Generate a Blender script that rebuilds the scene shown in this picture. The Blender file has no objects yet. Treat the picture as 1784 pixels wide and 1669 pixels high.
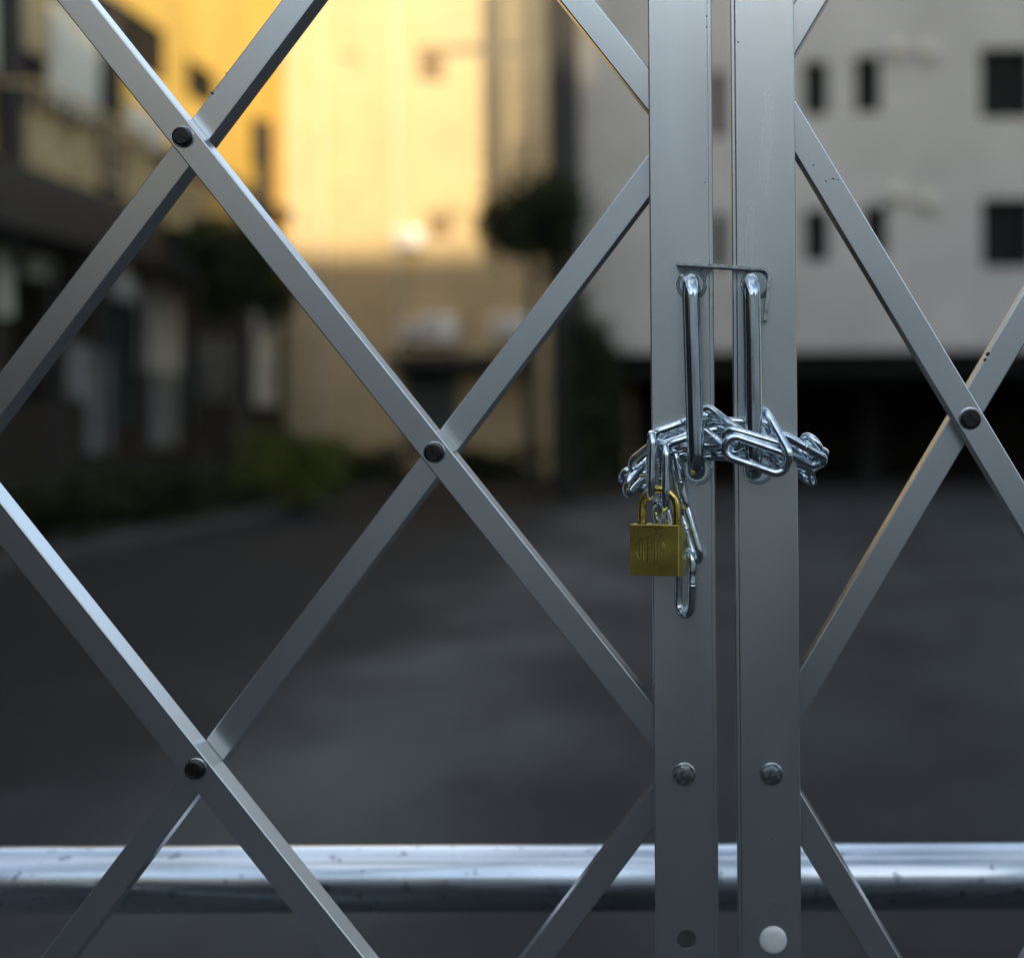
import bpy, bmesh, math, random
from mathutils import Vector, Matrix, Euler
R = math.radians
random.seed(7)
scene = bpy.context.scene
COL = scene.collection

# ------------------------------------------------------------------ camera
H = 1.25                      # eye height
F = 2478.0                    # focal length in photo pixels (50 mm on 36 mm)
VX, VY = 1260.0, 720.0        # principal point (the photo is an off-centre crop)
ROLL = R(0.47)
cam_d = bpy.data.cameras.new('camera')
cam = bpy.data.objects.new('camera', cam_d); COL.objects.link(cam)
cam.location = (0, 0, H)
cam.rotation_euler = (Matrix.Rotation(R(90), 3, 'X') @ Matrix.Rotation(-ROLL, 3, 'Z')).to_euler()
cam_d.lens = 36.0 * F / 1784.0; cam_d.sensor_width = 36.0; cam_d.sensor_fit = 'HORIZONTAL'
cam_d.shift_x = (892 - VX) / 1784.0
cam_d.shift_y = (VY - 834.5) / 1784.0
cam_d.clip_start = 0.05; cam_d.clip_end = 3000
cam_d.dof.use_dof = True; cam_d.dof.focus_distance = 0.972; cam_d.dof.aperture_fstop = 2.9
scene.camera = cam

# ------------------------------------------------------------------ light
SUN_EL, SUN_A = R(12), R(16)  # low sun, behind the camera and to the right
w = bpy.data.worlds.new('World'); scene.world = w; w.use_nodes = True
nt = w.node_tree; bg = nt.nodes['Background']
sky = nt.nodes.new('ShaderNodeTexSky'); sky.sky_type = 'NISHITA'; sky.sun_disc = False
sky.sun_elevation = SUN_EL; sky.sun_rotation = math.pi - SUN_A
sky.air_density = 1.0; sky.dust_density = 0.6; sky.ozone_density = 1.0
# thin high cloud added to the unseen sky for whiter metal highlights
wtc = nt.nodes.new('ShaderNodeTexCoord'); wnz = nt.nodes.new('ShaderNodeTexNoise'); wnz.inputs['Scale'].default_value = 2.2; wnz.inputs['Detail'].default_value = 7
nt.links.new(wtc.outputs['Generated'], wnz.inputs[0])
wmr = nt.nodes.new('ShaderNodeMapRange'); wmr.inputs[1].default_value = 0.42; wmr.inputs[2].default_value = 0.66; wmr.inputs[4].default_value = 0.6
nt.links.new(wnz.outputs[0], wmr.inputs[0])
wmx = nt.nodes.new('ShaderNodeMix'); wmx.data_type = 'RGBA'; wmx.clamp_result = False; wmx.inputs[7].default_value = (6.5, 6.6, 6.8, 1)
nt.links.new(wmr.outputs[0], wmx.inputs[0]); nt.links.new(sky.outputs[0], wmx.inputs[6]); nt.links.new(wmx.outputs[2], bg.inputs[0]); bg.inputs[1].default_value = 0.14
sl = bpy.data.lights.new('sun', 'SUN'); sl.energy = 3.0; sl.angle = R(0.5); sl.color = (1.0, 0.80, 0.50)
so = bpy.data.objects.new('sun', sl); COL.objects.link(so); so.location = (10, -20, 20)
so.rotation_euler = Vector((-math.sin(SUN_A) * math.cos(SUN_EL), math.cos(SUN_A) * math.cos(SUN_EL), -math.sin(SUN_EL))).to_track_quat('-Z', 'Y').to_euler()
scene.view_settings.view_transform = 'Standard'; scene.view_settings.look = 'None'
scene.view_settings.gamma = 1.0; scene.view_settings.use_curve_mapping = False
scene.view_settings.exposure = 1.32
scene.render.engine = 'CYCLES'
scene.cycles.use_denoising = True
scene.cycles.max_bounces = 8

def P(u, v, Y):
    """world point seen at photo pixel (u, v) at distance Y in front of the camera"""
    du, dv = u - VX, v - VY
    X = du * math.cos(ROLL) - dv * math.sin(ROLL)
    D = du * math.sin(ROLL) + dv * math.cos(ROLL)
    return Vector((X / F * Y, Y, H - D / F * Y))

# ------------------------------------------------------------------ materials
def mat(name, col, rough=0.6, metal=0.0, var=0.0, scale=6.0, stretch=(1, 1, 1), bump=0.0, bscale=None,
        rvar=0.0, spots=None, spec=0.5, col2=None):
    m = bpy.data.materials.new(name); m.use_nodes = True
    n = m.node_tree.nodes; L = m.node_tree.links; b = n['Principled BSDF']
    b.inputs['Roughness'].default_value = rough; b.inputs['Metallic'].default_value = metal
    b.inputs['Specular IOR Level'].default_value = spec
    tc = n.new('ShaderNodeTexCoord'); mp = n.new('ShaderNodeMapping'); mp.inputs['Scale'].default_value = stretch
    L.new(tc.outputs['Object'], mp.inputs[0])
    nz = n.new('ShaderNodeTexNoise'); nz.inputs['Scale'].default_value = scale; nz.inputs['Detail'].default_value = 6
    L.new(mp.outputs[0], nz.inputs['Vector'])
    c2 = col2 or tuple(max(0, c * (1 - var)) for c in col)
    c1 = tuple(min(1, c * (1 + (0 if col2 else var * 0.5))) for c in col)
    cr = n.new('ShaderNodeValToRGB'); cr.color_ramp.elements[0].position = 0.32; cr.color_ramp.elements[1].position = 0.68
    cr.color_ramp.elements[0].color = (*c2, 1); cr.color_ramp.elements[1].color = (*c1, 1)
    L.new(nz.outputs[0], cr.inputs[0]); out = cr.outputs[0]
    if spots:       # (scale, threshold, colour, strength)
        v = n.new('ShaderNodeTexNoise'); v.inputs['Scale'].default_value = spots[0]; v.inputs['Detail'].default_value = 3
        L.new(tc.outputs['Object'], v.inputs['Vector'])
        r2 = n.new('ShaderNodeMapRange'); r2.inputs[1].default_value = spots[1]; r2.inputs[2].default_value = spots[1] + 0.04
        r2.inputs[4].default_value = spots[3]; L.new(v.outputs[0], r2.inputs[0])
        mx = n.new('ShaderNodeMix'); mx.data_type = 'RGBA'; mx.inputs[7].default_value = (*spots[2], 1)
        L.new(r2.outputs[0], mx.inputs[0]); L.new(out, mx.inputs[6]); out = mx.outputs[2]
    L.new(out, b.inputs['Base Color'])
    if rvar:
        r = n.new('ShaderNodeMapRange'); r.inputs[1].default_value = 0.3; r.inputs[2].default_value = 0.7
        r.inputs[3].default_value = max(0.02, rough - rvar); r.inputs[4].default_value = min(1, rough + rvar)
        L.new(nz.outputs[0], r.inputs[0]); L.new(r.outputs[0], b.inputs['Roughness'])
    if bump:
        bn = n.new('ShaderNodeTexNoise'); bn.inputs['Scale'].default_value = bscale or scale * 3; bn.inputs['Detail'].default_value = 4
        L.new(mp.outputs[0], bn.inputs['Vector'])
        bp = n.new('ShaderNodeBump'); bp.inputs['Strength'].default_value = bump; bp.inputs['Distance'].default_value = 0.00012 if metal else 0.002
        L.new(bn.outputs[0], bp.inputs['Height']); L.new(bp.outputs[0], b.inputs['Normal'])
    return m

M = {}
M['alu'] = mat('anodised_aluminium', (0.64, 0.68, 0.68), 0.26, 0.94, 0.05, 9, (3, 3, 0.5), 0.10, 1500, 0.02,
               spots=(330, 0.66, (0.78, 0.79, 0.77), 0.4))
M['alu_bar'] = mat('anodised_bar_aluminium', (0.63, 0.67, 0.68), 0.25, 0.94, 0.05, 9, (3, 3, 0.5), 0.10, 1500, 0.02,
                   spots=(330, 0.76, (0.10, 0.09, 0.07), 0.6))
M['zinc'] = mat('bright_zinc', (0.74, 0.84, 0.90), 0.12, 1.0, 0.2, 220, (1, 1, 1), 0.2, 500, 0.06,
                spots=(500, 0.66, (0.16, 0.17, 0.17), 0.7))
M['chrome'] = mat('plated_steel', (0.52, 0.61, 0.65), 0.10, 1.0, 0.2, 120, (1, 1, 0.3), 0.15, 500, 0.05,
                  spots=(600, 0.68, (0.2, 0.21, 0.2), 0.6))
M['hook'] = mat('galvanised_strip', (0.48, 0.52, 0.53), 0.35, 1.0, 0.35, 300, (1, 1, 1), 0.4, 900, 0.1)
M['rivet'] = mat('black_steel', (0.05, 0.052, 0.055), 0.33, 0.9, 0.3, 300, (1, 1, 1), 0.3, 600, 0.08)
M['bolt'] = mat('bolt_steel', (0.42, 0.46, 0.47), 0.28, 1.0, 0.3, 300, (1, 1, 1), 0.3, 600, 0.08)
M['rubber'] = mat('black_rubber', (0.012, 0.012, 0.013), 0.6)
M['cap'] = mat('white_plastic', (0.62, 0.64, 0.63), 0.45, 0, 0.08, 200, spots=(350, 0.68, (0.35, 0.33, 0.28), 0.5))
M['brass'] = mat('aged_brass', (0.98, 0.79, 0.20), 0.30, 1.0, 0.12, 70, (0.5, 1, 1.2), 0.25, 900, 0.04,
                 spots=(420, 0.69, (0.16, 0.10, 0.025), 0.6))
M['brass_rod'] = mat('aged_brass_rod', (0.75, 0.56, 0.14), 0.24, 1.0, 0.4, 200, (1, 1, 0.5), 0.3, 700, 0.08,
                     spots=(300, 0.6, (0.10, 0.06, 0.02), 0.7))
M['engrave'] = mat('tarnished_brass', (0.03, 0.02, 0.006), 0.5, 0.8, 0.2, 300)
M['pipe'] = mat('galvanised_pipe', (0.58, 0.65, 0.72), 0.26, 1.0, 0.25, 30, (0.25, 2, 2), 0.5, 60, 0.07,
                spots=(90, 0.64, (0.18, 0.20, 0.24), 0.7))
M['asphalt'] = mat('asphalt', (0.056, 0.060, 0.058), 0.9, 0, 0.6, 0.9, (1, 0.55, 1), 0.8, 60, col2=(0.015, 0.016, 0.016), spec=0.25, spots=(1.7, 0.62, (0.02, 0.02, 0.02), 0.6))
def worn_lane_left_shade(m):  # lighter worn track; left side darkened in the colour to stand for shade
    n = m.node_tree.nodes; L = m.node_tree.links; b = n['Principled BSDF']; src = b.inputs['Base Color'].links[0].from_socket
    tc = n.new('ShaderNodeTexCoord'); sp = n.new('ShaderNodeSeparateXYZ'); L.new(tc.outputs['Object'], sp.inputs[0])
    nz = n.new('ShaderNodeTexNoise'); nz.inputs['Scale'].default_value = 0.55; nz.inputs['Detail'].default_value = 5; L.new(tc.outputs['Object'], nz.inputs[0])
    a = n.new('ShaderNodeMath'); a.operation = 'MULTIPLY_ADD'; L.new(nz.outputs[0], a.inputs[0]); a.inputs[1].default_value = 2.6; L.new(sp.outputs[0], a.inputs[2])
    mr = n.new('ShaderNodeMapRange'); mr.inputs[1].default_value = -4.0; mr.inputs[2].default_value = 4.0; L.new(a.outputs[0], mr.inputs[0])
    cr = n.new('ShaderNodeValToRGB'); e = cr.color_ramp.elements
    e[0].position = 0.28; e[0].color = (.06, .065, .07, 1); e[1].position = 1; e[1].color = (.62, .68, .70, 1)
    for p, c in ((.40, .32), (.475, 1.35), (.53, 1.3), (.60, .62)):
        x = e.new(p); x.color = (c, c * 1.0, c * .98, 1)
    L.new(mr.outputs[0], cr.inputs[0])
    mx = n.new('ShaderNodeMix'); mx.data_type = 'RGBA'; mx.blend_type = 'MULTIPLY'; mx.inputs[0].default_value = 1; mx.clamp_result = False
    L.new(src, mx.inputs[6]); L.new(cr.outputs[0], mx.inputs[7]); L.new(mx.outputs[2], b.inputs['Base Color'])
worn_lane_left_shade(M['asphalt'])
M['soil'] = mat('dark_soil', (0.020, 0.016, 0.010), 0.95, 0, 0.5, 3)
M['kerb'] = mat('kerb_concrete', (0.035, 0.033, 0.03), 0.9, 0, 0.3, 4)
M['cream'] = mat('cream_render', (0.47, 0.37, 0.215), 0.85, 0, 0.10, 1.2)
M['cream_lo'] = mat('beige_tile', (0.36, 0.30, 0.20), 0.8, 0, 0.15, 2)
M['greywall'] = mat('pale_grey_render', (0.42, 0.392, 0.35), 0.85, 0, 0.12, 0.8)
M['darkwall'] = mat('shade_dark_concrete', (0.012, 0.012, 0.011), 0.9, 0, 0.3, 1)  # near black, ground-floor shade put into the colour; window frames share it
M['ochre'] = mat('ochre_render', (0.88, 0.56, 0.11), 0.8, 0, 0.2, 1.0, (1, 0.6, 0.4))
M['palewall'] = mat('bright_white_render', (0.78, 0.76, 0.72), 0.8, 0, 0.1, 1)
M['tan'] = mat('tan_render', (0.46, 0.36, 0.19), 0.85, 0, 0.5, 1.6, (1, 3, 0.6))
M['white'] = mat('off_white_render', (0.64, 0.64, 0.55), 0.8, 0, 0.25, 1.3)
M['greypanel'] = mat('grey_panel', (0.22, 0.24, 0.23), 0.8, 0, 0.3, 1.5)
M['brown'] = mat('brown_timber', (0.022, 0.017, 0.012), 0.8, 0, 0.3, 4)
M['darkroof'] = mat('dark_roof_sheet', (0.015, 0.015, 0.015), 0.6, 0, 0.3, 4)
M['glass'] = mat('dark_glass', (0.006, 0.008, 0.007), 0.5, 0, 0.2, 2, spec=0.1)
M['amberglass'] = mat('curtained_glass', (0.17, 0.11, 0.045), 0.6, 0, 0.2, 2)
M['teal'] = mat('teal_door', (0.03, 0.06, 0.06), 0.5, 0, 0.2, 2)
M['frame'] = mat('window_frame', (0.55, 0.50, 0.40), 0.6)
M['acwhite'] = mat('white_enamel', (0.75, 0.74, 0.72), 0.5, 0, 0.1, 8)
M['bark'] = mat('bark', (0.03, 0.024, 0.016), 0.95, 0, 0.4, 12, (1, 1, 0.2), 0.8, 40)
M['leaf'] = mat('dark_leaves', (0.022, 0.030, 0.008), 0.8, 0, 0.7, 2.2, spec=0.2)
M['leaf2'] = mat('olive_leaves', (0.075, 0.085, 0.015), 0.8, 0, 0.6, 2.5, spec=0.2)
M['pole'] = mat('dark_pole_paint', (0.014, 0.012, 0.010), 0.7, 0, 0.3, 3)
M['backwall'] = mat('grey_concrete_block', (0.14, 0.145, 0.15), 0.85, 0, 0.2, 0.3)

# ------------------------------------------------------------------ helpers
def finish(bm, smooth=35):
    bmesh.ops.recalc_face_normals(bm, faces=bm.faces)
    me = bpy.data.meshes.new('m'); bm.to_mesh(me); bm.free()
    if smooth:
        for p in me.polygons: p.use_smooth = True
        me.set_sharp_from_angle(angle=R(smooth))
    return me

def obj(name, bm, m, parent=None, mw=None, smooth=35, wn=False):
    me = finish(bm, smooth) if isinstance(bm, bmesh.types.BMesh) else bm
    me.name = name
    if not me.materials: me.materials.append(m)
    o = bpy.data.objects.new(name, me); COL.objects.link(o)
    if parent is not None:
        o.parent = parent; o.matrix_parent_inverse = ABS(parent).inverted()
    if mw is not None: o.matrix_basis = mw
    if wn:
        w_ = o.modifiers.new('wn', 'WEIGHTED_NORMAL'); w_.keep_sharp = True; w_.weight = 100
    return o

def ABS(o):
    mt = o.matrix_basis.copy()
    if o.parent: mt = ABS(o.parent) @ o.matrix_parent_inverse @ mt
    return mt

def tag(o, label=None, cat=None, group=None, kind=None):
    if label: o['label'] = label
    if cat: o['category'] = cat
    if group: o['group'] = group
    if kind: o['kind'] = kind
    return o

def thing(name, label, cat, loc, group=None):
    o = bpy.data.objects.new(name, None); COL.objects.link(o)
    o.empty_display_size = 0.05
    o.location = loc
    return tag(o, label, cat, group)

def box(bm, x0, x1, y0, y1, z0, z1):
    vs = [bm.verts.new((x, y, z)) for x in (x0, x1) for y in (y0, y1) for z in (z0, z1)]
    for f in ((0, 1, 3, 2), (4, 6, 7, 5), (0, 4, 5, 1), (2, 3, 7, 6), (0, 2, 6, 4), (1, 5, 7, 3)):
        bm.faces.new([vs[i] for i in f])

def bevelled_box(bm, x0, x1, y0, y1, z0, z1, r, seg=3):
    t = bmesh.new(); box(t, x0, x1, y0, y1, z0, z1)
    bmesh.ops.bevel(t, geom=t.edges[:], offset=r, segments=seg, affect='EDGES', profile=0.5)
    me = bpy.data.meshes.new('t'); t.to_mesh(me); t.free(); bm.from_mesh(me); bpy.data.meshes.remove(me)

def round_poly(pts, r, seg=4):
    """pts: (x, y) or (x, y, r) corner list -> rounded polygon"""
    out = []; n = len(pts)
    for i in range(n):
        p = Vector(pts[i][:2]); a = Vector(pts[i - 1][:2]); b = Vector(pts[(i + 1) % n][:2])
        rr = pts[i][2] if len(pts[i]) > 2 else r
        if rr <= 0: out.append(p); continue
        d1 = (a - p).normalized(); d2 = (b - p).normalized()
        ang = d1.angle(d2); t = rr / math.tan(ang / 2)
        t = min(t, (a - p).length * 0.49, (b - p).length * 0.49); rr = t * math.tan(ang / 2)
        c = p + (d1 + d2).normalized() * (rr / math.sin(ang / 2))
        v1 = (p + d1 * t) - c; v2 = (p + d2 * t) - c
        tot = v1.angle(v2); cr = v1.x * v2.y - v1.y * v2.x; s = 1 if cr > 0 else -1
        for k in range(seg + 1):
            th = s * tot * k / seg
            out.append(c + Vector((v1.x * math.cos(th) - v1.y * math.sin(th), v1.x * math.sin(th) + v1.y * math.cos(th))))
    return out

def extrude(bm, prof, z0, z1):
    a = [bm.verts.new((p.x, p.y, z0)) for p in prof]; b = [bm.verts.new((p.x, p.y, z1)) for p in prof]
    n = len(prof)
    for i in range(n):
        bm.faces.new((a[i], a[(i + 1) % n], b[(i + 1) % n], b[i]))
    bm.faces.new(a[::-1]); bm.faces.new(b)

def sweep(bm, path, r, closed=False, seg=16, rf=None, up=None):
    path = [Vector(p) for p in path]; n = len(path); rings = []
    tan = []
    for i in range(n):
        if closed: t = path[(i + 1) % n] - path[i - 1]
        else: t = path[min(i + 1, n - 1)] - path[max(i - 1, 0)]
        tan.append(t.normalized())
    nrm = tan[0].orthogonal().normalized() if up is None else (up - tan[0] * up.dot(tan[0])).normalized()
    for i in range(n):
        nrm = (nrm - tan[i] * nrm.dot(tan[i])).normalized() if up is None else (up - tan[i] * up.dot(tan[i])).normalized()
        bn = tan[i].cross(nrm)
        rr = r * (rf(i) if rf else 1)
        rings.append([bm.verts.new(path[i] + nrm * (rr * math.cos(2 * math.pi * k / seg)) + bn * (rr * math.sin(2 * math.pi * k / seg))) for k in range(seg)])
    for i in range(n if closed else n - 1):
        A = rings[i]; B = rings[(i + 1) % n]
        for k in range(seg):
            bm.faces.new((A[k], A[(k + 1) % seg], B[(k + 1) % seg], B[k]))
    if not closed:
        bm.faces.new(rings[0][::-1]); bm.faces.new(rings[-1])

def lathe(bm, prof, seg=32, mtx=Matrix(), hexa=False):
    """prof: (radius, y) from back to front, axis = -Y"""
    rings = []
    for (r, y) in prof:
        rings.append([bm.verts.new(mtx @ Vector((r * math.cos(2 * math.pi * k / seg), y, r * math.sin(2 * math.pi * k / seg)))) for k in range(seg)])
    for A, B in zip(rings, rings[1:]):
        for k in range(seg): bm.faces.new((A[k], A[(k + 1) % seg], B[(k + 1) % seg], B[k]))
    bm.faces.new(rings[0][::-1]); bm.faces.new(rings[-1])

def arc_path(pts, r, seg=8):
    """3-D polyline with rounded corners"""
    pts = [Vector(p) for p in pts]; out = [pts[0]]
    for i in range(1, len(pts) - 1):
        p, a, b = pts[i], pts[i - 1], pts[i + 1]
        d1 = (a - p).normalized(); d2 = (b - p).normalized(); ang = d1.angle(d2)
        t = min(r / math.tan(ang / 2), (a - p).length * 0.49, (b - p).length * 0.49); rr = t * math.tan(ang / 2)
        c = p + (d1 + d2).normalized() * (rr / math.sin(ang / 2))
        v1 = p + d1 * t - c; v2 = p + d2 * t - c; ax = v1.cross(v2).normalized(); tot = v1.angle(v2)
        for k in range(seg + 1): out.append(c + Matrix.Rotation(tot * k / seg, 3, ax) @ v1)
    out.append(pts[-1]); return out

# ------------------------------------------------------------------ the folding gate
YP = 0.975                     # front face of the two closing posts
YF, YB, DEP = 0.985, 1.006, 0.020   # front / rear lattice layer (front faces), bar depth
BW = 0.0190
bar_cache = {}
def lattice_bar(u0, v0, u1, v1, front, parent, name='lattice_bar'):
    Yf = YF if front else YB
    a = P(u0, v0, Yf); b = P(u1, v1, Yf); d = b - a; L_ = d.length
    if d.z < 0: a, b, d = b, a, -d
    zx = d.normalized(); yx = Vector((0, 1, 0)); xx = yx.cross(zx).normalized()
    bm = bmesh.new(); h = BW / 2
    extrude(bm, round_poly([(-h, 0), (h, 0), (h, DEP), (-h, DEP)], 0.0009, 4), 0, L_)
    mw = Matrix((( xx.x, yx.x, zx.x, a.x), (xx.y, yx.y, zx.y, a.y), (xx.z, yx.z, zx.z, a.z), (0, 0, 0, 1)))
    return obj(name, bm, M['alu_bar'], parent, mw, 50, True)

def rivet(u, v, parent, r=0.0064):
    c = P(u, v, YF)
    bm = bmesh.new()
    lathe(bm, [(r * 1.02, 0.0005), (r * 1.02, -0.0032), (r * 0.97, -0.0042), (r * 0.80, -0.0046), (r * 0.76, -0.0043)], 32)
    o = obj('rivet', bm, M['rivet'], parent, Matrix.Translation(c), 30)
    bm = bmesh.new(); lathe(bm, [(r * 1.18, 0.0003), (r * 1.18, -0.0006), (r * 1.1, -0.0009)], 32)
    obj('washer', bm, M['bolt'], o, Matrix.Translation(c), 30)
    return o

def hex_bolt(u, v, parent, rot):
    c = P(u, v, YP); mw = Matrix.Translation(c) @ Matrix.Rotation(rot, 4, 'Y')
    bm = bmesh.new()
    lathe(bm, [(0.0066, 0.0005), (0.0066, -0.0046), (0.0060, -0.0054), (0.0045, -0.0056)], 6)
    o = obj('bolt', bm, M['bolt'], parent, mw, 20)
    bm = bmesh.new(); lathe(bm, [(0.0078, 0.0003), (0.0078, -0.0008), (0.0072, -0.0013)], 32)
    obj('washer', bm, M['bolt'], o, Matrix.Translation(c), 30)
    return o

Z_LO, Z_HI = 0.035, 1.80
def post(x_out, x_in, strip, parent, hole=None):
    """C-channel open to the outside, with a set-back flange strip on the closing side"""
    s = 1 if x_in > x_out else -1; t = 0.0025; dp = 0.060
    xo, xi, xs = x_out, x_in, x_in + s * strip
    yb = YP + 0.0012
    pts = [(xo, YP, .0017), (xi, YP, .0014), (xi + s * .0005, yb, 0), (xs, yb, .0009), (xs, YP + dp, .0008), (xo, YP + dp, .0008),
           (xo, YP + dp - t, 0), (xs - s * t, YP + dp - t, 0), (xs - s * t, YP + t + .0012, 0), (xo, YP + t, 0)]
    if s < 0: pts = pts[::-1]
    bm = bmesh.new(); extrude(bm, round_poly(pts, 0.0008, 4), Z_LO, Z_HI)
    o = obj('post', bm, M['alu'], parent, smooth=50)
    if hole:
        cb = bmesh.new(); lathe(cb, [(0.0067, 0.02), (0.0067, -0.02)], 48, Matrix.Translation(hole))
        co = obj('cut', cb, M['alu'], None)
        md = o.modifiers.new('b', 'BOOLEAN'); md.object = co; md.operation = 'DIFFERENCE'; md.solver = 'EXACT'
        dg = bpy.context.evaluated_depsgraph_get()
        me = bpy.data.meshes.new_from_object(o.evaluated_get(dg)); o.modifiers.clear(); o.data = me
        bpy.data.objects.remove(co)
    w_ = o.modifiers.new('wn', 'WEIGHTED_NORMAL'); w_.keep_sharp = True; w_.weight = 100
    return o

def handle(u0, v0, u1, v1, parent, woff=(0, 0)):
    out = 0.034; Yh = YP - out
    a = P(u0, v0, Yh); b = P(u1, v1, Yh)
    bm = bmesh.new()
    sweep(bm, arc_path([(a.x, YP + 0.001, a.z), a, b, (b.x, YP + 0.001, b.z)], 0.0115, 12), 0.0058, seg=28)
    h = obj('handle', bm, M['chrome'], parent, smooth=60)
    for p in (a, b):
        bm = bmesh.new(); mt = Matrix.Translation((p.x + woff[0], YP, p.z + woff[1]))
        lathe(bm, [(0.0104, 0.0004), (0.0104, -0.0026), (0.0098, -0.0030), (0.0094, -0.0030), (0.0094, -0.0040), (0.0089, -0.0044),
                   (0.0085, -0.0044), (0.0085, -0.0054), (0.0080, -0.0058), (0.0066, -0.0058)], 40, mt)
        obj('washer', bm, M['chrome'], h, smooth=25)
    return h

mid = P(1180, 834, YP); left = thing('folding_gate', 'left leaf of the silver gate, wide lattice diamonds, post with an open round hole', 'gate', (mid.x, YP, 0), 'two leaves of the folding gate')
mid = P(1340, 834, YP); right = thing('folding_gate', 'right leaf of the silver lattice gate, steep narrow diamonds, post with white plug', 'gate', (mid.x, YP, 0), 'two leaves of the folding gate')

xl0 = P(1135, 834, YP).x; xl1 = P(1238, 834, YP).x
xr0 = P(1390, 834, YP).x; xr1 = P(1286.5, 834, YP).x
lp = post(xl0, xl1, 0.0030, left, hole=P(1196, 1636, YP))
rp = post(xr0, xr1, 0.0030, right)
hex_bolt(1192, 1348, left, 0.2); hex_bolt(1344, 1348, right, 0.45)
bm = bmesh.new()
lathe(bm, [(0.0094, 0.0003), (0.0094, -0.0012), (0.0088, -0.0022), (0.0070, -0.0030), (0.0040, -0.0034)], 40, Matrix.Translation(P(1347, 1637, YP)))
obj('plug', bm, M['cap'], right, smooth=60)
handle(1203, 489, 1213, 822, left); handle(1309, 489, 1314, 822, right, (0.0035, 0.0005))

def line(u, v, s, ua, ub): return (ua, v + s * (ua - u), ub, v + s * (ub - u))
# left leaf: front bars fall to the right, rear bars rise to the right
SF, SR = 1.2534, -1.322
for (u, v, a, b) in ((757, 788, -480, 1190), (341, 1339, -560, 850), (1005, 0, 430, 1192), (-97, 1885, -560, 350)):
    lattice_bar(*line(u, v, SF, a, b), True, left)
for (u, v, a, b) in ((332, 249, -560, 800), (767, 787, -400, 1186), (1186, 1341, 600, 1186)):
    lattice_bar(*line(u, v, SR, a, b), False, left)
for p in ((319, 239), (757, 788), (341, 1339), (-100, 790), (757, -308), (-545, 1339), (-545, 239)): rivet(*p, left)
# right leaf
SF2, SR2 = 1.668, -1.690
for (u, v, a, b) in ((1690, 729, 1338, 2010), (1397, 1430, 1340, 1700), (2036, 120, 1700, 2100)):
    lattice_bar(*line(u, v, SF2, a, b), True, right)
for (u, v, a, b) in ((1681, 729, 1336, 2010), (1383, 52, 1342, 1560), (2020, 1330, 1700, 2100)):
    lattice_bar(*line(u, v, SR2, a, b), False, right)
for p in ((1690, 729), (2036, 120), (2036, 1330)): rivet(*p, right, 0.0067)
# far meeting posts outside the picture carry the other ends of the lattice
def side_post(u, parent):
    x = P(u, 834, YP).x; bm = bmesh.new()
    extrude(bm, round_poly([(x - .02, .978), (x + .02, .978), (x + .02, 1.035), (x - .02, 1.035)], .002, 3), Z_LO, Z_HI)
    obj('post', bm, M['alu'], parent, smooth=50, wn=True)
def nick(u, v, Y, w_, h_, rot, par, m='rivet'):
    c = P(u, v, Y); bm = bmesh.new(); lathe(bm, [(w_, 0.0002), (w_, -0.00012), (w_ * .6, -0.0002)], 14)
    obj('nick', bm, M[m], par, Matrix.Translation(c) @ Matrix.Rotation(rot, 4, 'Y') @ Matrix.Diagonal((1, 1, h_ / w_, 1)), 30)
nick(370, 163, YB, .0014, .0008, .5, left); nick(394, 128, YB, .0007, .0004, .3, left)
for a in ((1417, 288, .0008, .0003), (1439, 316, .0008, .0003), (1452, 312, .0012, .0004), (1461, 314, .0006, .0003)): nick(a[0], a[1], YF, a[2], a[3], .3, right)
nick(1721, 617, YB, .0018, .0012, -.9, right); nick(1716, 627, YB, .0014, .0009, -.9, right)
for a in ((1231, 29, .0005), (1231, 48, .0005), (1281, 39, .0004), (1286, 74, .0005), (1228, 318, .0004), (1345, 1460, .0004), (1352, 1575, .0005)): nick(a[0], a[1], YP, a[2], a[2], 0, left if a[0] < 1260 else right)
side_post(-560, left); side_post(2040, right)
# castors at the posts' feet
for u, par in ((1184, left), (1338, right), (-560, left), (2040, right)):
    x = P(u, 834, YP).x; bm = bmesh.new()
    lathe(bm, [(.020, .012), (.023, .009), (.023, -.009), (.020, -.012)], 24, Matrix.Translation((x, 1.005, .023)))
    obj('castor', bm, M['rubber'], par)

# flat hook that bridges the two posts above the handles
def strip_sweep(bm, path, w0, w1, th):
    """flat strip: path in x-z at the post face, th = thickness in the picture plane, depth towards the viewer"""
    n = len(path); rings = []
    for i in range(n):
        t = (path[min(i + 1, n - 1)] - path[max(i - 1, 0)]).normalized(); nn = Vector((t.z, 0, -t.x)) * th / 2
        p = path[i]; rings.append([bm.verts.new(q) for q in (p - nn + Vector((0, -w1, 0)), p + nn + Vector((0, -w1, 0)), p + nn + Vector((0, -w0, 0)), p - nn + Vector((0, -w0, 0)))])
    for A, B in zip(rings, rings[1:]):
        for k in range(4): bm.faces.new((A[k], A[(k + 1) % 4], B[(k + 1) % 4], B[k]))
    bm.faces.new(rings[0][::-1]); bm.faces.new(rings[-1])
bm = bmesh.new()
pth = arc_path([P(1179, 463, YP), P(1341, 473, YP), P(1332, 561, YP)], 0.0052, 8)
strip_sweep(bm, pth, 0.0012, 0.0145, 0.0023)
bmesh.ops.bevel(bm, geom=[e for e in bm.edges], offset=0.0003, segments=2, affect='EDGES')
hk = obj('latch_hook', bm, M['hook'], left, smooth=30)
bm = bmesh.new()          # pivot ear lying on the left post behind the handle
e = [P(1182, 466, YP), P(1240, 470, YP), P(1231, 482, YP), P(1228, 500, YP), P(1205, 512, YP), P(1186, 500, YP)]
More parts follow.
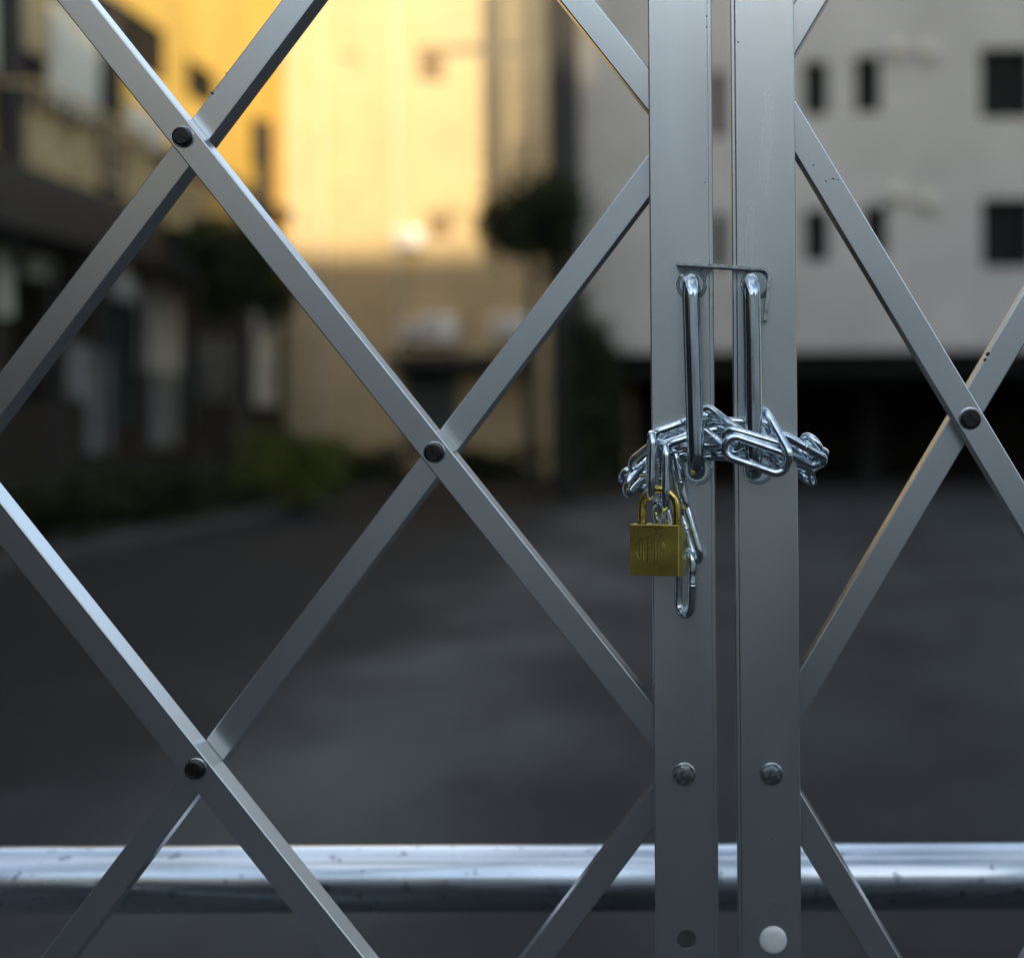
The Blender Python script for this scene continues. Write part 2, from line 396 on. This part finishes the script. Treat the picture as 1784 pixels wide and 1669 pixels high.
fa = [bm.verts.new(p + Vector((0, -0.0002, 0))) for p in e]; fb = [bm.verts.new(p + Vector((0, -0.0014, 0))) for p in e]
bm.faces.new(fb); bm.faces.new(fa[::-1])
for i in range(6): bm.faces.new((fa[i], fa[(i + 1) % 6], fb[(i + 1) % 6], fb[i]))
obj('pivot_plate', bm, M['hook'], hk, smooth=30)

# ------------------------------------------------------------------ chain
LL, LW, WR = 0.0482, 0.0198, 0.00275      # outer length, outer width, wire radius
def link_mesh():
    bm = bmesh.new(); hw = LW / 2 - WR; hl = LL / 2 - WR - hw; path = []; tags = []
    N = 14
    for k in range(N + 1): th = -math.pi / 2 + math.pi * k / N; path.append((hl + hw * math.cos(th), hw * math.sin(th), 0)); tags.append(1)
    for x, rr in ((hl * .5, 1), (.0022, 1), (.0012, 1.10), (.0004, 1.10), (0, .86), (-.0004, 1.10), (-.0012, 1.10), (-.0022, 1), (-hl * .5, 1)):
        path.append((x, hw, 0)); tags.append(rr)
    for k in range(N + 1): th = math.pi / 2 + math.pi * k / N; path.append((-hl + hw * math.cos(th), hw * math.sin(th), 0)); tags.append(1)
    for x in (-hl * .5, 0, hl * .5): path.append((x, -hw, 0)); tags.append(1)
    sweep(bm, path, WR, True, 16, lambda i: tags[i], up=Vector((0, 0, 1)))
    return finish(bm, 60)
LM = link_mesh(); LM.materials.append(M['zinc'])
chain = thing('chain', 'bright zinc plated chain wound around both door handles and gate posts', 'chain', P(1265, 775, YP - .02))
def link(u, v, front, ang, tilt=0, spin=0, flip=False, sc=1.0):
    Y = YP - front / 1000
    a = Vector((math.cos(R(ang)), 0, -math.sin(R(ang)))); f = Vector((0, -1, 0))
    n0 = f; s0 = n0.cross(a)
    a2 = (a * math.cos(R(tilt)) + f * math.sin(R(tilt))).normalized()
    n1 = a2.cross(s0).normalized() * -1
    q = Matrix.Rotation(R(spin), 3, a2); s1 = q @ s0; n1 = a2.cross(s1)
    if flip: a2, s1 = -a2, -s1
    c = P(u, v, Y)
    mw = Matrix(((a2.x, s1.x, n1.x, c.x), (a2.y, s1.y, n1.y, c.y), (a2.z, s1.z, n1.z, c.z), (0, 0, 0, 1))) @ Matrix.Diagonal((sc, 1, 1, 1))
    return obj('link', LM, None, chain, mw)
LINKS = [
    (1134, 812, 24, 92, 0, 82, True),      # through the shackle, left
    (1157, 833, 23, 91, 0, 78, True),      # through the shackle, right
    (1190, 749, 15, -19, -8, 52, False),
    (1213, 771, 13, -17, -6, 48, False),
    (1146, 787, 4, -38, 8, 30, False),
    (1122, 822, -6, -46, -38, 62, False),
    (1113, 834, -22, 38, -64, 20, False),
    (1255, 748, 26, 37, 38, 12, True),
    (1317, 793, 40, 19.5, 0, 4, True),
    (1317, 773, 33, 17, 0, 50, True),
    (1389, 785, 16, 29, -25, 50, False),
    (1347, 764, 33, 62, 30, 50, True),
    (1394, 778, -4, 20, -35, 70, False),
    (1406, 787, -6, 118, -66, 20, False),
    (1400, 799, -26, 12, -52, 15, False),
    (1398, 810, -16, 70, -55, 60, False),
    (1286, 744, 8, 3, 0, 58, True),
    (1226, 786, 8, -3, 0, 55, False),
    (1296, 788, 7, 4, 0, 52, False),
    (1181, 838, 9, 80, 0, 72, False),
    (1200, 923, 9, 74, 4, 66, True),
    (1194, 1016, 8, 92, 0, 50, False),
    (1161, 930, 10, 78, 0, 55, False),
]
for l in LINKS: link(*l)

# ------------------------------------------------------------------ padlock
pc = P(1146, 957, YP - 0.026)
lock = thing('padlock', 'small brass padlock with circular engraved emblem hanging from the chain', 'padlock', pc)
LR = Matrix.Translation(pc) @ Matrix.Rotation(R(-15), 4, 'Z') @ Matrix.Rotation(R(0.5), 4, 'Y')
lw, lh, ld = 0.0352, 0.0338, 0.0148
bm = bmesh.new()
t = bmesh.new(); box(t, -lw / 2, lw / 2, -ld / 2, ld / 2, -lh / 2, lh / 2)
bmesh.ops.bevel(t, geom=[e for e in t.edges if abs(e.verts[0].co.z - e.verts[1].co.z) > .01], offset=0.0013, segments=3, affect='EDGES')
bmesh.ops.bevel(t, geom=[e for e in t.edges if abs(e.verts[0].co.z - e.verts[1].co.z) < 1e-6], offset=0.00035, segments=2, affect='EDGES')
body = obj('body', t, M['brass'], lock, LR, 25, True)
bm = bmesh.new()
sx = 0.0122; sr = 0.0027; top = P(1148, 845, YP - .026).z - pc.z - sr
yo = 0.0
pthS = [(-sx, yo, lh / 2 - .004), (-sx, yo, top - sx)]
pthS += [(-sx * math.cos(math.pi * k / 18), yo, top - sx + sx * math.sin(math.pi * k / 18)) for k in range(1, 18)]
pthS += [(sx, yo, top - sx), (sx, yo, lh / 2 - .004)]
SRm = LR @ Matrix.Translation((0.001, 0, 0))
sweep(bm, pthS, sr, False, 20, up=Vector((0, 1, 0)))
obj('shackle', bm, M['brass_rod'], lock, SRm, 60)
bm = bmesh.new()
for sgn in (-1, 1):
    lathe(bm, [(0.0036, 0), (0.0036, -0.0003), (0.0033, -0.0006)], 24, Matrix.Translation((0.001 + sgn * sx, 0, lh / 2)) @ Matrix.Rotation(R(-90), 4, 'X'))
obj('shackle_collar', bm, M['engrave'], lock, LR, 30)
# engraved round emblem
def arc(a0, a1, r): return [(r * math.cos(R(a0 + (a1 - a0) * k / 10)), r * math.sin(R(a0 + (a1 - a0) * k / 10))) for k in range(11)]
EM = [arc(172, 124, 1), arc(188, 222, 1), [(-.97, 0), (-.66, 0)], [(-.72, .52), (-.72, -.58)],
      [(-.50, .85), (-.50, -.72), (-.40, -.86), (-.26, -.94)],
      [(-.18, -.98), (-.18, .98), (.14, .98), (.14, .10), (-.12, .10)],
      [(.30, .93), (.30, -.93)], [(.30, -.04), (.52, -.04)], [(.52, .82), (.52, -.82)],
      arc(56, 4, 1), [(.70, 0), (.98, 0)], [(.70, .56), (.70, -.66)], [(.92, 0), (.92, -.34)]]
bm = bmesh.new(); bm2 = bmesh.new()
ex, ez = 0.0102, 0.0088
for pl in EM:
    sweep(bm, [(x * ex - .0030, -ld / 2 + .00004, z * ez + .0003) for x, z in pl], 0.00022, False, 6)
    sweep(bm2, [(x * ex - .0026, -ld / 2 + .00006, z * ez) for x, z in pl], 0.00014, False, 6)
em = obj('emblem', bm, M['engrave'], body, LR, 60)
obj('emblem_rim', bm2, M['brass'], em, LR, 60)
bm = bmesh.new()
sweep(bm, [(x * .0006 - .0030, -ld / 2 + .00004, z * .0006 + .0124) for x, z in ((-1.2, -.6), (-.2, 1.2))], 0.00012, False, 6)
sweep(bm, [(x * .0006 - .0030, -ld / 2 + .00004, z * .0006 + .0124) for x, z in ((.2, -.6), (1.2, 1.2))], 0.00012, False, 6)
obj('stamp_mark', bm, M['engrave'], body, LR, 60)

# ------------------------------------------------------------------ pipe barrier close behind the gate
YR = 1.20
pa = P(-700, 1535.5, YR); pb = P(2500, 1523, YR)
barrier = thing('pipe_barrier', 'thick galvanised steel pipe rail running level behind the gate', 'barrier', (pa.x, YR, 0))
bm = bmesh.new(); sweep(bm, [pa.lerp(pb, k / 12) for k in range(13)], 0.0272, False, 64)
obj('rail', bm, M['pipe'], barrier, smooth=60)
for p in (pa.lerp(pb, .02), pa.lerp(pb, .98)):
    bm = bmesh.new(); sweep(bm, [(p.x, YR, 0), (p.x, YR, p.z - .02)], 0.027, False, 32)
    obj('leg', bm, M['pipe'], barrier, smooth=60)

# ------------------------------------------------------------------ ground
def sheet(name, x0, x1, y0, y1, z, m):
    bm = bmesh.new(); bm.faces.new([bm.verts.new(p) for p in ((x0, y0, z), (x1, y0, z), (x1, y1, z), (x0, y1, z))])
    return tag(obj(name, bm, m), kind='structure')
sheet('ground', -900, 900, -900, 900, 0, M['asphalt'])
sheet('planting_bed', -9.2, -5.75, -6, 30, 0.004, M['soil'])
bm = bmesh.new(); box(bm, -5.75, -5.6, -6, 26.5, 0, 0.12)
tag(obj('kerb', bm, M['kerb']), kind='structure')
sheet('verge', -5.6, -1.0, 23.5, 30, 0.004, M['soil'])

# ------------------------------------------------------------------ buildings
def facade(bm, axis, c, a0, a1, z0, z1, holes, t=0.18, sgn=1):
    """flat wall with real openings. axis 'x': wall lies at y=c and spans x; axis 'y': wall at x=c spans y. t = reveal depth away from the street"""
    xs = sorted({a0, a1, *[h[0] for h in holes], *[h[1] for h in holes]}); zs = sorted({z0, z1, *[h[2] for h in holes], *[h[3] for h in holes]})
    pt = (lambda a, z, d: (a, c + sgn * d, z)) if axis == 'x' else (lambda a, z, d: (c + sgn * d, a, z))
    def q(*pp): bm.faces.new([bm.verts.new(p) for p in pp])
    for i in range(len(xs) - 1):
        for j in range(len(zs) - 1):
            mx, mz = (xs[i] + xs[i + 1]) / 2, (zs[j] + zs[j + 1]) / 2
            if any(h[0] < mx < h[1] and h[2] < mz < h[3] for h in holes): continue
            q(pt(xs[i], zs[j], 0), pt(xs[i + 1], zs[j], 0), pt(xs[i + 1], zs[j + 1], 0), pt(xs[i], zs[j + 1], 0))
    for (b0, b1, y0, y1) in holes:
        q(pt(b0, y0, 0), pt(b0, y1, 0), pt(b0, y1, t), pt(b0, y0, t)); q(pt(b1, y0, 0), pt(b1, y1, 0), pt(b1, y1, t), pt(b1, y0, t))
        q(pt(b0, y0, 0), pt(b1, y0, 0), pt(b1, y0, t), pt(b0, y0, t)); q(pt(b0, y1, 0), pt(b1, y1, 0), pt(b1, y1, t), pt(b0, y1, t))

def window(axis, c, h, parent, m, fm, t=0.15, sgn=1, name='window', mull=True):
    b0, b1, y0, y1 = h; fr = 0.05
    def bx(bm, a0, a1, z0, z1, d0, d1):
        if axis == 'x': box(bm, a0, a1, min(c + sgn * d0, c + sgn * d1), max(c + sgn * d0, c + sgn * d1), z0, z1)
        else: box(bm, min(c + sgn * d0, c + sgn * d1), max(c + sgn * d0, c + sgn * d1), a0, a1, z0, z1)
    bm = bmesh.new()
    bx(bm, b0, b0 + fr, y0, y1, t - .05, t); bx(bm, b1 - fr, b1, y0, y1, t - .05, t)
    bx(bm, b0 + fr, b1 - fr, y0, y0 + fr, t - .05, t); bx(bm, b0 + fr, b1 - fr, y1 - fr, y1, t - .05, t)
    if mull and b1 - b0 > 0.7: bx(bm, (b0 + b1) / 2 - .02, (b0 + b1) / 2 + .02, y0 + fr, y1 - fr, t - .045, t - .005)
    o = obj(name, bm, fm, parent, smooth=0)
    bm = bmesh.new(); bx(bm, b0, b1, y0, y1, t + .002, t + .02)
    obj('pane', bm, m, o, smooth=0)
    return o

def px_hole(u0, u1, v0, v1, Y):
    a = P(u0, (v0 + v1) / 2, Y).x; b = P(u1, (v0 + v1) / 2, Y).x
    return (a, b, P((u0 + u1) / 2, v1, Y).z, P((u0 + u1) / 2, v0, Y).z)

# sunlit apartment building closing the street
YE = 30.0
eb = thing('apartment_building', 'cream apartment building at the end of the yard, its upper wall in yellow sunlight', 'building', (-4, YE, 0))
xe0, xe1 = -18.0, 3.0
whs = [px_hole(722, 776, 82, 146, YE), px_hole(738, 790, 368, 420, YE), px_hole(590, 628, 95, 150, YE)]
dhs = [px_hole(705, 800, 640, 790, YE)]
bm = bmesh.new(); facade(bm, 'x', YE, xe0, xe1, 0, 10.7, whs + dhs, 0.2)
box(bm, xe0, xe1, YE + .25, YE + 9, 0, 10.7)
obj('wall', bm, M['cream'], eb, smooth=0)
for h, g in zip(whs, ('amberglass', 'amberglass', 'cream')): window('x', YE, h, eb, M[g], M['frame'])
window('x', YE, dhs[0], eb, M['teal'], M['brown'], name='door')
bm = bmesh.new(); bmw = px_hole(690, 925, 612, 640, YE); box(bm, bmw[0], bmw[1], YE - 1.0, YE - .005, bmw[2], bmw[3] - .1)
obj('canopy', bm, M['darkroof'], eb, smooth=0)
for u in (520, 560, 690):
    bm = bmesh.new(); p = P(u, 200, YE); sweep(bm, [(p.x, YE - .07, .1), (p.x, YE - .07, 10.6)], .05, False, 10)
    obj('drainpipe', bm, M['frame'], eb)

def ac_unit(u, v, Y, s, label):
    p = P(u, v, Y); t = thing('air_conditioner', label, 'air conditioner', (p.x, Y, p.z - .3 * s), 'outdoor air conditioner units on the cream building')
    bm = bmesh.new(); bevelled_box(bm, p.x - .42 * s, p.x + .42 * s, Y - .3, Y - .02, p.z - .3 * s, p.z + .3 * s, .03)
    b = obj('casing', bm, M['acwhite'], t)
    bm = bmesh.new(); mt = Matrix.Translation((p.x - .1 * s, Y - .3, p.z))
    for rr in (.24, .17, .1):
        sweep(bm, [mt @ Vector((rr * s * math.cos(k * math.pi / 12), -.008, rr * s * math.sin(k * math.pi / 12))) for k in range(24)], .008, True, 6)
    obj('fan_grille', bm, M['kerb'], t)
ac_unit(765, 575, YE, 1.0, 'white air conditioner over the dark door of the cream building')
ac_unit(722, 580, YE - .0, .62, 'smaller greyish air conditioner left of the white one above the dark door')
ac_unit(890, 572, YE, .9, 'white air conditioner at right end of the dark canopy near the tree')
ac_unit(715, 418, YE, .7, 'small white air conditioner beside the lower curtained window')

# grey building on the right with an open dark ground floor
YG = 22.0
gb = thing('office_building', 'pale grey building in shade with small dark windows over an open black ground floor', 'building', (3, YG, 0))
gx0 = P(1012, 400, YG).x; gx1 = 16.0; gz = P(1400, 612, YG).z
ghs = [px_hole(1400, 1442, 106, 202, YG), px_hole(1490, 1534, 98, 196, YG), px_hole(1708, 1800, 84, 206, YG),
       px_hole(1402, 1444, 366, 456, YG), px_hole(1504, 1546, 358, 446, YG), px_hole(1710, 1802, 346, 466, YG),
       px_hole(1238, 1262, 124, 240, YG), px_hole(1240, 1264, 372, 470, YG)]
bm = bmesh.new(); facade(bm, 'x', YG, gx0, gx1, gz, 8.7, ghs, 0.22)
box(bm, gx0, gx1, YG + .3, YG + 7.9, gz + .01, 8.7)
obj('wall', bm, M['greywall'], gb, smooth=0)
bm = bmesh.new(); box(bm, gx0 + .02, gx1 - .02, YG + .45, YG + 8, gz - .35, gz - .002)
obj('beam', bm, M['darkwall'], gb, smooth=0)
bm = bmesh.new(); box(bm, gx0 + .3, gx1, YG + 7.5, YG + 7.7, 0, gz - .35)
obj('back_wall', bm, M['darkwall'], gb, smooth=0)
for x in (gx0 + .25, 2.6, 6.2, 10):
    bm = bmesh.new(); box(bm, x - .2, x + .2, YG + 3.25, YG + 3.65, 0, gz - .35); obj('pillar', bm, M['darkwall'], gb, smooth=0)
for h in ghs: window('x', YG, h, gb, M['glass'], M['darkwall'], 0.2, mull=False)
for (u, v) in ((1560, 88), (1615, 92), (1563, 340), (1615, 352)):
    p = P(u, v, YG); bm = bmesh.new()
    lathe(bm, [(.13, 0), (.13, -.10), (.10, -.16), (.04, -.18)], 20, Matrix.Translation(p)); obj('vent_hood', bm, M['frame'], gb)
sheet('shade_floor', gx0, gx1, YG + .1, YG + 8, .006, M['darkwall'])  # floor under the building, its shade put in as a near black sheet

# houses along the left side (street face at x = XL)
XL = -9.2
def FY(u): return -XL * F / (VX - u)
def side_hole(u0, u1, v0, v1):
    y0, y1 = FY(u0), FY(u1); ym = (y0 + y1) / 2
    return (y0, y1, max(0.05, H + (VY - v1) / F * ym), H + (VY - v0) / F * ym)
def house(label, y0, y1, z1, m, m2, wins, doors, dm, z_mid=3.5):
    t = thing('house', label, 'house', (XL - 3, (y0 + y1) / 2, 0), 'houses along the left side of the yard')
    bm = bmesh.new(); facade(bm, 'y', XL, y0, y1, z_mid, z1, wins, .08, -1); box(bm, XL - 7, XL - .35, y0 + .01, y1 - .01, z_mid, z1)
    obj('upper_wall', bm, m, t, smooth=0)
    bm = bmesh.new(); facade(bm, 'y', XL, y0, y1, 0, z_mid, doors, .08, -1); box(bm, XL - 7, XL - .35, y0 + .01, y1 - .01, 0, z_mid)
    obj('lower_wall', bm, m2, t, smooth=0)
    for h in wins: window('y', XL, h, t, M['glass'], M['brown'], .055, -1)
    for h in doors: window('y', XL, h, t, dm, M['brown'], .055, -1, name='door')
    bm = bmesh.new(); box(bm, XL - 7.2, XL + .25, y0, y1, z1, z1 + .25); obj('roof', bm, M['darkroof'], t, smooth=0)
    return t
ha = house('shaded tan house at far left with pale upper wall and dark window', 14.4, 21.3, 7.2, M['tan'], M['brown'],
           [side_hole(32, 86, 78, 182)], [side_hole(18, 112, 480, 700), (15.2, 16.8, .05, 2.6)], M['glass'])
bm = bmesh.new(); box(bm, XL + .003, XL + .04, 14.4, 18.4, 5.55, 7.1); box(bm, XL + .003, XL + .04, 19.5, 21.1, 5.55, 7.1)
obj('plaster_panel', bm, M['white'], ha, smooth=0)
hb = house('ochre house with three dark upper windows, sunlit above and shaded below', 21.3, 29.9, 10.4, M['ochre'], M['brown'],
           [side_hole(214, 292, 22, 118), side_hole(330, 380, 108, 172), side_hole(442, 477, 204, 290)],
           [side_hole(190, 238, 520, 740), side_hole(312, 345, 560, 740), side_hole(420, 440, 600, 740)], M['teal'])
def panel(name, u0, u1, v0, v1, m, t):
    h = side_hole(u0, u1, v0, v1); bm = bmesh.new(); box(bm, XL + .003, XL + .06, h[0], h[1], h[2], min(h[3], 3.54)); obj(name, bm, m, t, smooth=0)
panel('pale_panel', -20, 16, 400, 540, M['white'], ha); panel('pale_panel', 44, 93, 406, 476, M['white'], ha)
panel('pale_panel', 122, 152, 385, 462, M['white'], ha); panel('pale_panel', 116, 150, 590, 685, M['greypanel'], ha)
def upanel(name, u0, u1, v0, v1, m, t):
    h = side_hole(u0, u1, v0, v1); bm = bmesh.new(); box(bm, XL + .003, XL + .06, h[0], h[1], h[2], h[3]); obj(name, bm, m, t, smooth=0)
upanel('pale_panel', 224, 288, 186, 272, M['white'], hb); upanel('pale_panel', 120, 168, 60, 170, M['white'], ha)
panel('white_pier', 242, 310, 450, 640, M['white'], hb); panel('grey_pier', 262, 304, 641, 770, M['greypanel'], hb)
panel('pale_panel', 192, 238, 470, 515, M['white'], hb); panel('grey_pier', 150, 186, 600, 780, M['greypanel'], ha)
panel('white_shutter', 346, 419, 582, 690, M['greypanel'], hb); panel('beige_pier', 442, 478, 540, 700, M['white'], hb)
bm = bmesh.new(); box(bm, XL + .003, XL + .05, 21.6, 25.2, 3.6, 5.3)
obj('shaded_tan_panel', bm, M['tan'], hb, smooth=0)  # covers the shaded ochre wall with duller tan, shade put into the colour
for y0, y1, t, z in ((14.4, 21.2, ha, 5.42), (21.4, 29.9, hb, 5.42)):
    bm = bmesh.new(); box(bm, XL + .003, XL + .16, y0, y1, z, z + .14); obj('ledge', bm, M['brown'], t, smooth=0)
for y0, y1, t in ((17.4, 21.0, ha), (21.9, 25.6, hb)):
    bm = bmesh.new(); xx = XL + .75
    for z in (4.5, 5.35): box(bm, xx, xx + .05, y0, y1, z, z + .06)
    k = y0 + .02
    while k < y1: box(bm, xx + .01, xx + .04, k, k + .04, 4.56, 5.349); k += .34
    box(bm, XL + .003, xx + .06, y0, y1, 4.2, 4.32)
    for yy in (y0, y1 - .06): box(bm, XL + .17, xx - .002, yy, yy + .05, 5.35, 5.4); box(bm, xx + .005, xx + .045, yy + .005, yy + .045, 4.321, 4.499)
    obj('balcony', bm, M['tan'], t, smooth=0)
for y0, y1, t in ((14.4, 20.6, ha), (22.0, 24.6, hb)):
    bm = bmesh.new(); box(bm, XL + .003, XL + 1.1, y0, y1, 3.45, 4.2 if t is ha else 3.95)
    for k in range(4):
        yy = y0 + .1 + (y1 - y0 - .3) * k / 3; box(bm, XL + .9, XL + 1.0, yy, yy + .1, 3.1, 3.449)
    obj('canopy', bm, M['darkroof'], t, smooth=0)
    for k in range(5):
        yy = y0 + .3 + (y1 - y0 - .6) * k / 4; bm = bmesh.new(); sweep(bm, [(XL + .95, yy, 0), (XL + .95, yy, 3.1)], .045, False, 10)
        obj('canopy_post', bm, M['pole'], t)
for y, t in ((18.15, ha), (21.15, ha), (28.2, hb)):
    bm = bmesh.new(); sweep(bm, [(XL + .13, y, 3.9 if t is ha else 3), (XL + .13, y, 7.1)], .17, False, 12); obj('drainpipe', bm, M['pole'], t)
hc = house('unseen tall dark house added to the left row to darken reflections', -46, 14.2, 9.5, M['brown'], M['brown'], [(2, 3.2, 4.6, 6), (7, 8.2, 4.6, 6)], [(4, 5.2, .05, 2.5)], M['glass'])  # unseen, added and stretched to darken reflections in the left bars

# ------------------------------------------------------------------ unseen blocks added behind the photographer (they throw shade and feed reflections)
def back_block(label, x0, x1, y0, y1, z1, mt='backwall'):
    t = thing('unseen_block', label, 'building', ((x0 + x1) / 2, (y0 + y1) / 2, 0), 'unseen blocks added around the photographer to shape the light')
    hs = []
    for k in range(int(z1 // 3.2)):
        n = int((x1 - x0) // 4)
        for i in range(n): hs.append((x0 + 4 * i + 1.2, x0 + 4 * i + 2.8, 3.2 * k + 1.0, 3.2 * k + 2.5))
    bm = bmesh.new(); facade(bm, 'x', y1, x0, x1, 0, z1, hs, .25, -1); box(bm, x0, x1, y0, y1 - .3, 0, z1)
    obj('wall', bm, M[mt], t, smooth=0)
    for h in hs:
        bm = bmesh.new(); box(bm, h[0], h[1], y1 - .28, y1 - .25, h[2], h[3]); obj('window', bm, M['glass'], t, smooth=0)
back_block('unseen shade-throwing grey block of middle height behind the photographer, joined to a taller one', 9, 25.2, -74, -60, 24.6)
back_block('unseen shade-throwing grey block, the tallest, at right behind the photographer', 25.3, 60, -74, -60, 37)
back_block('unseen pale block added along the right to brighten the post edges', 12.5, 22, -44, 15, 5.5, 'palewall')  # unseen, added; pale so the post edges catch a bright reflection
back_block('unseen broad grey block far behind the photographer, added to keep sun off the left row', -34, 8.6, -74, -60, 13.5)  # unseen, added to stop sun reaching the left row
back_block('unseen low pale block behind the photographer, added for the gate posts to reflect', -5, 8.8, -22, -14, 6.5, 'palewall')  # unseen, added as a pale surface for the posts to reflect

# ------------------------------------------------------------------ trees, shrubs, pole
def leaves(bm, c, rad, n, s, seed):
    rnd = random.Random(seed)
    blobs = [(Vector((rnd.uniform(-.6, .6) * rad[0], rnd.uniform(-.6, .6) * rad[1], rnd.uniform(-.6, .6) * rad[2])), rnd.uniform(.35, .62)) for _ in range(13)]
    for i in range(n):
        b, br = rnd.choice(blobs)
        d = Vector((rnd.gauss(0, 1), rnd.gauss(0, 1), rnd.gauss(0, 1))).normalized() * (rnd.random() ** .45) * (1.9 if rnd.random() < .10 else 1)
        p = Vector(c) + b + Vector((d.x * rad[0], d.y * rad[1], d.z * rad[2])) * br
        if p.z < .03: continue
        q = Euler((rnd.uniform(0, 6.28), rnd.uniform(0, 6.28), rnd.uniform(0, 6.28))).to_matrix(); ss = s * rnd.uniform(.6, 1.4)
        bm.faces.new([bm.verts.new(p + q @ Vector(v) * ss) for v in ((-1, 0, 0), (0, -.45, .1), (1, 0, 0), (0, .45, .1))])
def tree(label, x, y, zc, rad, n, m, seed, group='small trees in the yard', s=.06):
    t = thing('tree', label, 'tree', (x, y, 0), group)
    bm = bmesh.new(); rnd = random.Random(seed)
    top = zc + rad[2] * .3
    sweep(bm, [(x + rnd.uniform(-.04, .04), y, top * k / 8) for k in range(9)], .09, False, 10, lambda i: 1.25 - i * .11)
    for k in range(7):
        a = rnd.uniform(0, 6.28); z = zc - rad[2] * .5 + k * .08
        sweep(bm, [(x, y, z), (x + math.cos(a) * rad[0] * .4, y + math.sin(a) * rad[1] * .4, z + .25), (x + math.cos(a) * rad[0] * .75, y + math.sin(a) * rad[1] * .75, z + .6)], .03, False, 6, lambda i: 1 - i * .35)
    obj('trunk', bm, M['bark'], t)
    bm = bmesh.new(); leaves(bm, (x, y, zc), rad, n, s, seed)
    obj('crown', bm, m, t, smooth=0)
def shrub(label, x, y, z, rad, n, m, seed, group='shrubs in the planting beds'):
    t = thing('shrub', label, 'shrub', (x, y, 0), group)
    bm = bmesh.new()
    for k in range(5):
        a = k * 1.3; sweep(bm, [(x, y, 0), (x + math.cos(a) * rad[0] * .3, y + math.sin(a) * rad[1] * .3, z)], .02, False, 6)
    obj('stems', bm, M['bark'], t)
    bm = bmesh.new(); leaves(bm, (x, y, z), rad, n, .05, seed); obj('foliage', bm, m, t, smooth=0)
p = P(415, 470, 20.5); tree('dark round tree before the ochre house at left', p.x, 20.5, p.z, (.78, .7, .85), 5200, M['leaf'], 1)
p = P(925, 392, 21.3); tree('dark tree beside the black pole, crown against the sunlit wall', p.x, 21.3, p.z, (.80, .7, .95), 6500, M['leaf'], 2)
p = P(1035, 600, 21.2); shrub('tall dark shrub against the grey building corner', p.x, 21.2, 1.6, (.45, .4, 1.3), 4200, M['leaf'], 3)
p = P(1050, 720, 20.6); shrub('low dark bush at the grey building corner', p.x, 20.6, .8, (.42, .4, .7), 2500, M['leaf'], 4)
p = P(520, 770, 18.5); shrub('low olive green bush at the end of the planting bed', p.x, 18.5, .62, (.75, .6, .45), 4200, M['leaf2'], 5)
for i, (u, y, lab) in enumerate(((60, 14.5, 'dark shrub in the bed at far left'), (200, 16.5, 'dark shrub in the bed below the tan house'),
                                (330, 17.8, 'dark shrub in the bed left of the olive bush'), (640, 24.5, 'low dark shrub on the verge left of the door'), (860, 25, 'low dark shrub on the verge before the cream wall'))):
    q = P(u, 800, y); shrub(lab, q.x, y, .35, (1.0, .6, .38), 2600, M['leaf'], 10 + i)
p = P(983, 300, 21.6); bm = bmesh.new()
pl = thing('utility_pole', 'thick black pole standing at the corner of the grey building', 'pole', (p.x, 21.6, 0))
sweep(bm, [(p.x, 21.6, z) for z in (0, 3, 6, 9, 12)], .24, False, 20); obj('shaft', bm, M['pole'], pl)
bm = bmesh.new(); box(bm, p.x - .9, p.x + .9, 21.3, 21.4, 10.8, 10.95); obj('crossarm', bm, M['pole'], pl, smooth=0)
